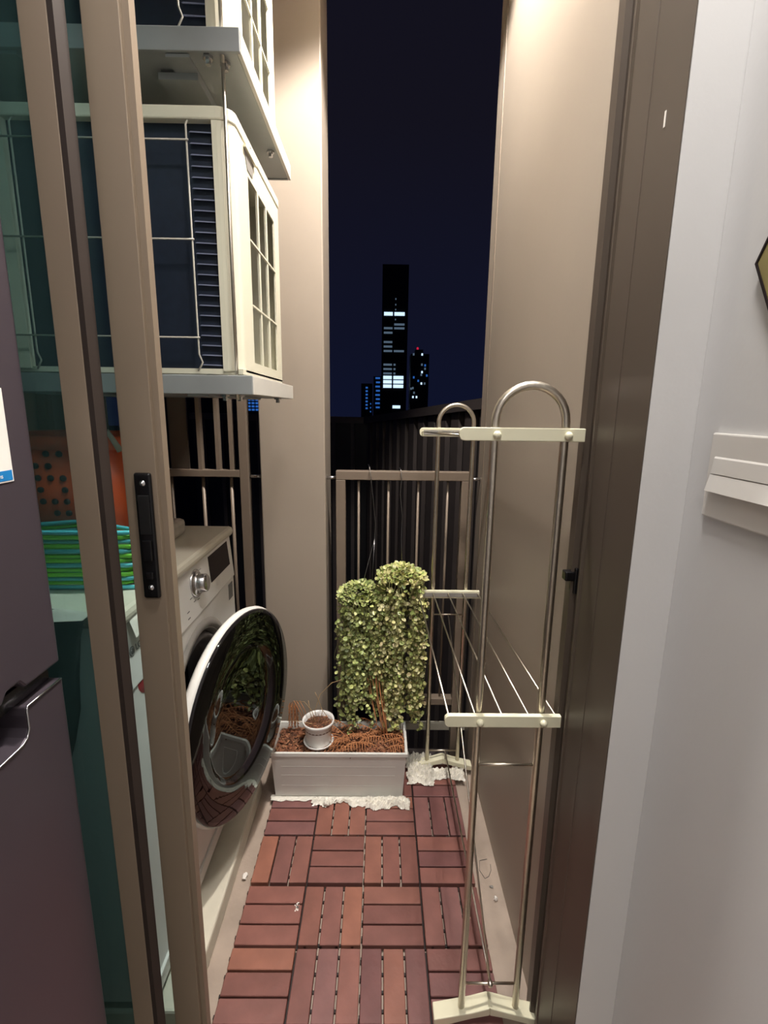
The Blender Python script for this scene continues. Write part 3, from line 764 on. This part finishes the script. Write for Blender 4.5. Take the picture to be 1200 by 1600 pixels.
def bar(y, x0, x1, z, h, d, knobs, lab):
    n = 6; r = h/2*.8; P = []
    for k in range(n+1):
        a = math.pi/2+math.pi/2*k/n; P.append((x0+r+r*math.cos(a), z+h/2-r+r*math.sin(a)))
    for k in range(n+1):
        a = math.pi+math.pi/2*k/n; P.append((x0+r+r*math.cos(a), z-h/2+r+r*math.sin(a)))
    P += [(x1, z-h/2), (x1, z+h/2)]
    b = part('bar', MB().prism(P, 'y', y-d, y), K['cream'], rk_, bev=.0012, label=lab)
    for x in knobs:
        part('knob', MB().lathe([(0, .0075), (.003, .0072), (.0055, .005), (.0065, .002), (.0065, 0)], 20, M=Matrix.Translation((x, y-d, z-.001)) @ Matrix.Rotation(math.pi/2, 4, 'X')), K['cream'], b)
    return b


bar(.782, .123, .3185, 1.193, .0205, .008, (.181, .292), 'near upper cream bar')
bar(.782, .119, .323, .696, .022, .010, (.181, .292), 'near lower cream bar')
fb = bar(1.512, .119, .325, 1.162, .026, .010, (), 'far upper cream bar')
fb = bar(1.512, .121, .325, .648, .025, .012, (), 'far lower cream bar')
for y_, x_, z_ in ((1.5, .131, 1.162), (1.498, .133, .648)):
    part('channel', MB().box(x_, .323, y_-.0005, y_+.001, z_-.0065, z_+.0065), K['bezel'], rk_, label='grey groove along the far bar')
for i in range(5):
    x = .127+i*.0475
    part('hanging_rod', MB().tube([(x, .783, .700), (x+.002, 1.508, .652)], .0021, 8), K['steel'], rk_)
    part('hanging_rod', MB().tube([(x, .783, 1.190), (x, 1.508, 1.163)], .0021, 8), K['steel'], rk_)
part('brace_rod', MB().tube([(.230, 1.517, .572), (.2365, .790, .091)], .0024, 8), K['steel'], rk_)
part('brace_rod', MB().tube([(.239, 1.517, .067), (.2375, .796, .091)], .0024, 8), K['steel'], rk_)
part('brace_bolt', MB().lathe([(0, .006), (.0045, .005), (.0055, 0), (.0045, -.006)], 12, M=Matrix.Translation((.2368, .7885, .089)) @ Matrix.Rotation(math.pi/2, 4, 'X')), K['steel'], rk_)

# ---------------------------------------------------------------- planter
pl = thing('planter_box', 'long white plastic planter box against the railing', 'planter', (-.11, 1.445, 0))


def rect(x0, x1, y0, y1, z): return [(x0, y0, z), (x1, y0, z), (x1, y1, z), (x0, y1, z)]


def ring_mesh(rings):
    m = MB(); V = [p for r in rings for p in r]; Fc = []
    for i in range(len(rings)-1):
        for k in range(4): Fc.append((i*4+k, i*4+(k+1) % 4, (i+1)*4+(k+1) % 4, (i+1)*4+k))
    m.add(V, Fc); return m


PZ = .172
m = ring_mesh([rect(-.322, .086, 1.378, 1.515, .006), rect(-.330, .094, 1.368, 1.522, PZ-.012), rect(-.325, .089, 1.373, 1.517, PZ-.012), rect(-.318, .082, 1.382, 1.511, .02)])
m.f += [(0, 1, 2, 3), (12, 13, 14, 15)]; m.sm += [False]*2
part('trough', m, K['planter'], pl)
part('rim', ring_mesh([rect(-.330, .094, 1.368, 1.522, PZ-.012), rect(-.335, .099, 1.362, 1.527, PZ-.011), rect(-.335, .099, 1.362, 1.527, PZ), rect(-.327, .091, 1.370, 1.519, PZ), rect(-.325, .089, 1.373, 1.517, PZ-.012)]), K['planter'], pl)
part('panel_rib', MB().box(-.30, .06, 1.3746, 1.380, .045, .047).box(-.30, .06, 1.3718, 1.378, .085, .0866).box(-.30, .06, 1.3697, 1.376, .118, .1194), K['planter'], pl)
sb = part('soil', MB().box(-.324, .088, 1.374, 1.516, .10, .150), K['soilbase'], pl)
ch = MB()
for i in range(1500):
    x, y = R.uniform(-.322, .086), R.uniform(1.375, 1.515); z = .150+R.uniform(0, .008)
    s = R.uniform(.003, .009); a = R.uniform(0, 6.28); M = Matrix.Translation((x, y, z)) @ Matrix.Rotation(a, 4, 'Z') @ Matrix.Rotation(R.uniform(-.7, .7), 4, 'X')
    ch.add([M @ Vector(p) for p in ((-s, -s*.4, 0), (s, -s*.5, 0), (s*.8, s*.4, .001), (-s, s*.5, .001), (0, 0, s*.5))], [(0, 1, 4), (1, 2, 4), (2, 3, 4), (3, 0, 4), (3, 2, 1, 0)])
o = part('husk_chips', ch, K['soil'], pl, fix=False); o['kind'] = 'stuff'

# dry fern fronds in the planter


def frond(base, d, L, lift, droop, leaflet, seed):
    rr = random.Random(seed); m = MB(); P = []; n = 12
    dx, dy = math.cos(d), math.sin(d)
    for i in range(n+1):
        t = i/n; P.append(Vector((base[0]+dx*L*t, base[1]+dy*L*t, base[2]+lift*math.sin(t*math.pi*.75)-droop*t*t)))
    for p in P:
        if p.z < .152: p.z = .153
        p.y = min(max(p.y, 1.38), 1.62); p.x = min(p.x, .085)
    m.tube(P, [.0014]*(n+1), 5)
    if leaflet:
        for i in range(2, n):
            for s in (-1, 1):
                q = P[i]; l = leaflet*(1-.5*i/n)*rr.uniform(.7, 1.2); ex = Vector((-dy*s*l+dx*l*.4, dx*s*l+dy*l*.4, -l*rr.uniform(.2, .9)))
                w = Vector((dx, dy, 0))*.0018; e = q+ex
                if e.z < .152: e.z = .153
                m.add([q-w, q+w, e+w*.6, q+ex*.5+Vector((0, 0, .002)), e-w*.6], [(0, 1, 3), (1, 2, 3), (2, 4, 3), (4, 0, 3)])
    return m


fr_ = thing('dry_fern', 'dead brown fern lying on the planter soil behind the cup', 'plant', (-.05, 1.45, .152))
rf = random.Random(44)
for i in range(22):
    bx, by = rf.uniform(-.12, .04), rf.uniform(1.40, 1.48); d = rf.choice((rf.uniform(-.5, .7), rf.uniform(2.5, 3.8)))
    part('frond', frond((bx, by, .158), d, rf.uniform(.08, .15), rf.uniform(.012, .045), rf.uniform(.005, .03), rf.uniform(.010, .024), i), K['frond'], fr_, fix=False)
for i in range(9):
    a = R.uniform(-.1, .1); x = .01+R.uniform(-.012, .02)
    part('stem', MB().tube([(x+.012, 1.455, .153), (x+a*.05, 1.475, .22), (x-.015+a*.1, 1.49, .30), (x-.022+a*.12, 1.50, .34+R.uniform(0, .05))], .0012, 5), K['frond'], fr_)

f2 = thing('dry_fern', 'drooping orange brown dead fern leaf left of the white cup', 'plant', (-.24, 1.49, .152))
for i, (dx, sc) in enumerate(((-.005, 1), (.006, .9), (-.014, .8))):
    P = [(-.225, 1.48, .153), (-.245+dx, 1.485, .24), (-.262+dx, 1.487, .275), (-.275+dx, 1.488, .262), (-.277+dx, 1.488, .235), (-.275+dx*1.5, 1.488, .20)]
    m = MB().tube(P, .0012, 5)
    for k in range(14):
        t = k/13; z = .272-.075*t; s = 1 if k % 2 else -1
        m.add([(-.274+dx, 1.488, z), (-.274+dx+s*.009*sc, 1.484, z-.018), (-.274+dx+s*.004, 1.486, z-.022)], [(0, 1, 2)])
    part('frond', m, K['frond'], f2, fix=False)

# white cup with saucer
cup = thing('flower_pot', 'small white round pot with saucer standing on the planter soil', 'flower pot', (-.188, 1.43, .158))
CM = Matrix.Translation((-.188, 1.430, .158))
part('saucer', MB().lathe([(0, 0), (.036, 0), (.046, .008), (.049, .015), (.046, .0155), (.040, .006), (0, .004)], 44, M=CM), K['pot'], cup)
part('bowl', MB().lathe([(0, .005), (.034, .005), (.038, .012), (.046, .076), (.0505, .079), (.0515, .088), (.0485, .089), (.0445, .080), (.040, .04), (0, .04)], 48, M=CM), K['pot'], cup)
part('soil', MB().lathe([(0, .074), (.030, .073), (.0445, .071), (.0445, .06)], 24, M=CM), K['soilbase'], cup)
ch = MB()
for i in range(160):
    a, q = R.uniform(0, 6.28), .043*math.sqrt(R.random()); x, y = -.188+q*math.cos(a), 1.43+q*math.sin(a); s = R.uniform(.002, .005); z = .158+.073+R.uniform(0, .003)
    ch.add([(x-s, y-s*.5, z), (x+s, y-s*.3, z), (x+s*.6, y+s*.6, z+.001), (x, y, z+s*.6)], [(0, 1, 3), (1, 2, 3), (2, 0, 3)])
o = part('husk_chips', ch, K['soil'], cup, fix=False); o['kind'] = 'stuff'
for P in ([(-.19, 1.43, .23), (-.20, 1.44, .27), (-.185, 1.46, .315), (-.15, 1.48, .345), (-.115, 1.49, .352)],
          [(-.185, 1.43, .23), (-.175, 1.44, .27), (-.192, 1.45, .31), (-.20, 1.45, .33)],
          [(-.195, 1.43, .23), (-.21, 1.44, .27), (-.235, 1.45, .295), (-.268, 1.46, .29)],
          [(-.20, 1.43, .23), (-.215, 1.44, .26), (-.222, 1.45, .30)],
          [(-.18, 1.43, .23), (-.162, 1.43, .26), (-.178, 1.43, .285)],
          [(-.205, 1.42, .235), (-.25, 1.42, .245), (-.29, 1.43, .24)],
          [(-.17, 1.42, .235), (-.145, 1.425, .25), (-.125, 1.43, .235)]):
    part('dry_stem', MB().tube(P, .0011, 5), K['stem'], cup)

# ---------------------------------------------------------------- hanging plants


def hanging(label, c, rad, ztop, zbot, ml, mf, seed, nv, kpart, hooks):
    rr = random.Random(seed)
    t = thing('hanging_plant', label, 'plant', (c[0], c[1], ztop-.06), 'trailing plants hung from the railing')
    part('pot', MB().lathe([(0, -.06), (.035, -.06), (.048, 0), (.051, .004), (.048, .006), (.03, .002), (0, .002)], 24, M=Matrix.Translation((c[0], c[1], ztop-.045))), K['grid'], t)
    fol = MB(); vin = MB(); big = []

    def leaf(p, d, s, nrm):
        d = d.normalized(); sd = d.cross(nrm).normalized(); n2 = sd.cross(d)
        return [p, p+d*s*.35+sd*s*.42+n2*s*.08, p+d*s*.8+sd*s*.36+n2*s*.08, p+d*s*1.1, p+d*s*.8-sd*s*.36+n2*s*.08, p+d*s*.35-sd*s*.42+n2*s*.08], [(0, 1, 2, 3), (0, 3, 4, 5)]
    # crown
    for i in range(int(nv*7)):
        a = rr.uniform(0, 6.28); q = math.sqrt(rr.random())*rad*1.0
        p = Vector((c[0]+q*math.cos(a), c[1]+q*math.sin(a), ztop-.012-.035*(q/rad)**2+rr.uniform(-.02, .012)))
        d = Vector((math.cos(a)*.7+rr.uniform(-.6, .6), math.sin(a)*.7+rr.uniform(-.6, .6), rr.uniform(-.2, 1))); nr = Vector((rr.uniform(-.6, .6), -.5+rr.uniform(-.6, .6), 1))
        fol.add(*leaf(p, d, rr.uniform(.009, .016), nr))
    for i in range(nv):
        a = rr.uniform(0, 6.28); q = rad*rr.uniform(.55, 1.02)
        x, y = c[0]+q*math.cos(a), c[1]+q*math.sin(a)
        # the skirt's lower end is ragged
        zb = zbot(x, rr)
        P = [Vector((c[0]+q*.6*math.cos(a), c[1]+q*.6*math.sin(a), ztop-.045)), Vector((x, y, ztop-.04))]; z = ztop-.06
        ph = rr.uniform(0, 6.28); am = rr.uniform(.002, .011); out = rr.uniform(0, .012)
        while z > zb:
            z -= .0135
            ph += rr.uniform(.3, .9)
            P.append(Vector((x+am*math.sin(ph)+out*math.cos(a)*(1 if z < ztop-.1 else .5), min(y+am*math.cos(ph), 1.640), z)))
        vin.tube(P, .0009, 4)
        for k, p in enumerate(P[1:]):
            for s in (-1, 1):
                if rr.random() < .22: continue
                aa = rr.uniform(0, 6.28); d = Vector((math.cos(aa), math.sin(aa)*.7, rr.uniform(-.9, .5)))
                nr = Vector((rr.uniform(-.7, .7), -1+rr.uniform(-.4, .4), rr.uniform(-.2, 1.1)))
                L = leaf(p+Vector((rr.uniform(-.004, .004), rr.uniform(-.004, .004), rr.uniform(-.005, .005))), d, rr.uniform(.007, .0155), nr)
                if p.y < c[1]-rad*.55 and rr.random() < kpart and len(big) < 150: big.append((p, d, nr, rr.uniform(.012, .018)))
                else: fol.add(*L)
    for i in range(26):
        a = rr.uniform(3.0, 6.4); z = rr.uniform(ztop-.30, ztop-.03); s_ = rr.uniform(.010, .028); P = []
        for k in range(9):
            w = k/8*4.2; P.append(Vector((c[0]+(rad*.9+s_*math.sin(w*.6))*math.cos(a), c[1]+(rad*.9+s_*math.sin(w*.6))*math.sin(a), z+s_*math.cos(w)-k*.003)))
        if max(p.y for p in P) < 1.64: vin.tube(P, .0007, 4)
    o = part('vines', vin, K['vine'], t, fix=False); o['kind'] = 'stuff'
    o = part('foliage', fol, mf, t, fix=False); o['kind'] = 'stuff'
    V, Fl = leaf(Vector((0, 0, 0)), Vector((0, 1, 0)), 1, Vector((0, 0, 1)))
    lm = mesh('leaf', MB().add(V, Fl), ml, fix=False)
    for p, d, nr, s in big:
        d = d.normalized(); sd = d.cross(nr).normalized(); n2 = sd.cross(d)
        o = share('leaf', lm, t, p); o.rotation_euler = Matrix((sd, d, n2)).transposed().to_euler(); o.scale = (s, s, s)
    for P in hooks: part('hanging_wire', MB().tube(P, .0012, 5), K['wirem'], t)
    return t


hy = 1.637
h1 = [[(-.034, 1.684, 1.012), (-.034, 1.675, 1.034), (-.038, 1.66, 1.045), (-.032, hy, 1.034), (-.028, hy-.002, 1.0), (-.020, hy-.004, .93), (-.012, hy-.01, .85), (-.014, hy-.02, .80), (-.035, 1.59, .72), (-.052, 1.56, .655)],
      [(-.014, hy-.02, .80), (-.018, 1.60, .72), (-.022, 1.575, .63)]]
hanging('bright green trailing plant hanging lower left by wire from the railing', (-.055, 1.545), .072, .672,
        lambda x, r: (.20+r.uniform(-.03, .10) if x < -.07 else .30+r.uniform(-.12, .12)), K['leaf_a'], K['fol_a'], 3, 74, .16, h1)
h2 = [[(.072, 1.684, 1.012), (.070, 1.675, 1.034), (.066, 1.66, 1.036), (.071, hy, 1.03), (.074, hy, 1.0), (.070, hy-.003, .95), (.078, hy-.008, .88), (.076, hy-.02, .80), (.078, 1.58, .72)]]
hanging('yellowish trailing plant hanging higher right, its vines reaching the planter', (.075, 1.530), .077, .737,
        lambda x, r: (.165+r.uniform(0, .10) if x > .03 else .28+r.uniform(-.06, .14)), K['leaf_b'], K['fol_b'], 5, 86, .14, h2)

# ---------------------------------------------------------------- crumpled sheet, crumbs, wisps


def crumple(x0, x1, y0, y1, nx, ny, amp, seed, edge):
    rr = random.Random(seed); m = MB(); V = []; ph = [rr.uniform(0, 6.28) for _ in range(8)]
    for j in range(ny+1):
        for i in range(nx+1):
            u, v = i/nx, j/ny
            x = x0+(x1-x0)*u+rr.uniform(-.0015, .0015); y = y0+(y1-y0)*v+rr.uniform(-.0015, .0015)
            wob = math.sin(x*70+ph[0])*.5+math.sin(x*151+ph[1])*.35+math.sin(x*37+ph[2])*.6+rr.uniform(-.25, .25)
            y += wob*edge*(1-v)**2*1.0
            if i in (0, nx): x += rr.uniform(-edge, edge)*.5
            fold = abs(math.sin(x*90+y*130+ph[3]))*.5+abs(math.sin(x*190-y*160+ph[4]))*.35+rr.random()*.3
            lip = min(1, v*3+.12)
            V.append((x, y, .0015+amp*fold*lip))
    Fc = []
    for j in range(ny):
        for i in range(nx):
            a = j*(nx+1)+i; Fc += [(a, a+1, a+nx+2), (a, a+nx+2, a+nx+1)]
    return m.add(V, Fc)


ps = thing('plastic_sheet', 'crumpled white plastic sheet under and beside the planter box', 'plastic sheet', (-.1, 1.4, 0))
part('sheet', crumple(-.335, .088, 1.362, 1.385, 60, 5, .003, 4, .004), K['plastic'], ps, fix=False)
part('crumpled_edge', crumple(-.20, .098, 1.345, 1.370, 70, 6, .010, 11, .011), K['plastic'], ps, fix=False)
part('crumpled_edge', crumple(-.03, .108, 1.328, 1.366, 44, 9, .018, 17, .010), K['plastic'], ps, fix=False)
part('crumpled_heap', crumple(.106, .195, 1.43, 1.56, 26, 34, .030, 19, .008), K['plastic'], ps, fix=False)
part('crumpled_heap', crumple(.15, .30, 1.455, 1.500, 40, 14, .016, 29, .006), K['plastic'], ps, fix=False)


def lump(name, label, cat, p, s, seed, m_):
    rr = random.Random(seed); bm = bmesh.new(); bmesh.ops.create_icosphere(bm, subdivisions=2, radius=1)
    for v in bm.verts: v.co = Vector((v.co.x*s[0], v.co.y*s[1], v.co.z*s[2]))*rr.uniform(.7, 1.2)
    lo_ = min(v.co.z for v in bm.verts)
    for v in bm.verts: v.co.z -= lo_
    me = bpy.data.meshes.new(name); bm.to_mesh(me); bm.free(); me.materials.append(m_)
    o = bpy.data.objects.new(name, me); link(o, None, p); tag(o, label, cat); return o


lump('wax_blob', 'small whitish blob on the deck just before the planter', 'debris', (-.155, 1.343, .0012), (.011, .010, .008), 2, K['plastic'])
lump('paper_scrap', 'tiny white scrap on the bare floor strip beside the rack', 'debris', (.315, 1.055, FZ), (.005, .006, .006), 5, K['paper'])
lump('paper_scrap', 'white crumb at the deck edge beside the curb', 'debris', (-.352, 1.115, FZ), (.007, .012, .006), 8, K['paper'])
lump('pebble', 'dark grain on the bare floor strip near the white scrap', 'debris', (.312, 1.09, FZ), (.005, .004, .003), 12, K['bezel'])
lump('pebble', 'brown grain on the bare floor near the closest rack foot', 'debris', (.322, .87, FZ), (.004, .004, .003), 13, K['soilbase'])
P = [(.318, 1.175, FZ+.001), (.296, 1.17, FZ+.001), (.290, 1.14, FZ+.001), (.300, 1.115, FZ+.001), (.312, 1.122, FZ+.001), (.322, 1.14, FZ+.001), (.325, 1.165, FZ+.001)]
Q = []
for i in range(len(P)-1):
    for k in range(4): Q.append(Vector(P[i]).lerp(Vector(P[i+1]), k/4))
single('hair_strand', MB().tube(Q, .0006, 4), K['bag'], (.31, 1.14, FZ), 'thin dark curled strand on the bare floor strip', 'debris')
# flecks of paint on one slat
fl = MB()
for i in range(14):
    x, y = -.195+R.uniform(-.007, .007), 1.02+R.uniform(-.012, .012); s = R.uniform(.0008, .002); fl.box(x-s, x+s, y-s, y+s, .0005, .0012)
o = single('paint_flecks', fl, K['paper'], (-.195, 1.02, .0006), 'tiny white flecks on a deck slat left of centre', 'debris', kind='stuff')

# ---------------------------------------------------------------- kitchen side wall: switch and hexagon
SX = .385
sw = thing('light_switch', 'white double rocker light switch on the right hand wall', 'light switch', (SX, .51, 1.16))
part('plate', MB().box(SX-.006, SX-.0002, .445, .569, 1.112, 1.208), K['switch'], sw, bev=.002)
part('rocker', MB().prism([(SX-.006, 1.182), (SX-.0075, 1.180), (SX-.009, 1.163), (SX-.006, 1.163)], 'y', .455, .558), K['switch'], sw, label='upper rocker')
part('rocker', MB().prism([(SX-.006, 1.162), (SX-.0085, 1.162), (SX-.013, 1.143), (SX-.006, 1.145)], 'y', .455, .559), K['switch'], sw, label='lower rocker tilted out')
hx = thing('hexagon_decoration', 'black hexagon wall decoration with gold rim at the right edge', 'wall decoration', (SX, .485, 1.378))


def hexa(r, x0, x1, r2=None):
    m = MB(); a = [(.474+r*math.cos(math.pi*k/3), 1.378+r*math.sin(math.pi*k/3)) for k in range(6)]
    if r2 is None: return m.prism(a, 'x', x0, x1)
    b = [(.474+r2*math.cos(math.pi*k/3), 1.378+r2*math.sin(math.pi*k/3)) for k in range(6)]
    V = [(x, *p) for x in (x0, x1) for p in a]+[(x, *p) for x in (x0, x1) for p in b]; Fc = []
    for k in range(6):
        j = (k+1) % 6; Fc += [(k, j, 6+j, 6+k), (12+k, 12+j, 18+j, 18+k), (k, j, 12+j, 12+k), (6+k, 6+j, 18+j, 18+k)]
    return m.add(V, Fc)


part('rim', hexa(.066, SX-.008, SX-.0002, .063), K['display'], hx, label='dark outer rim')
part('inner_rim', hexa(.063, SX-.007, SX-.0002, .050), K['gold'], hx, label='olive gold inner rim')
part('face', hexa(.050, SX-.003, SX-.0002), K['mirror'], hx)
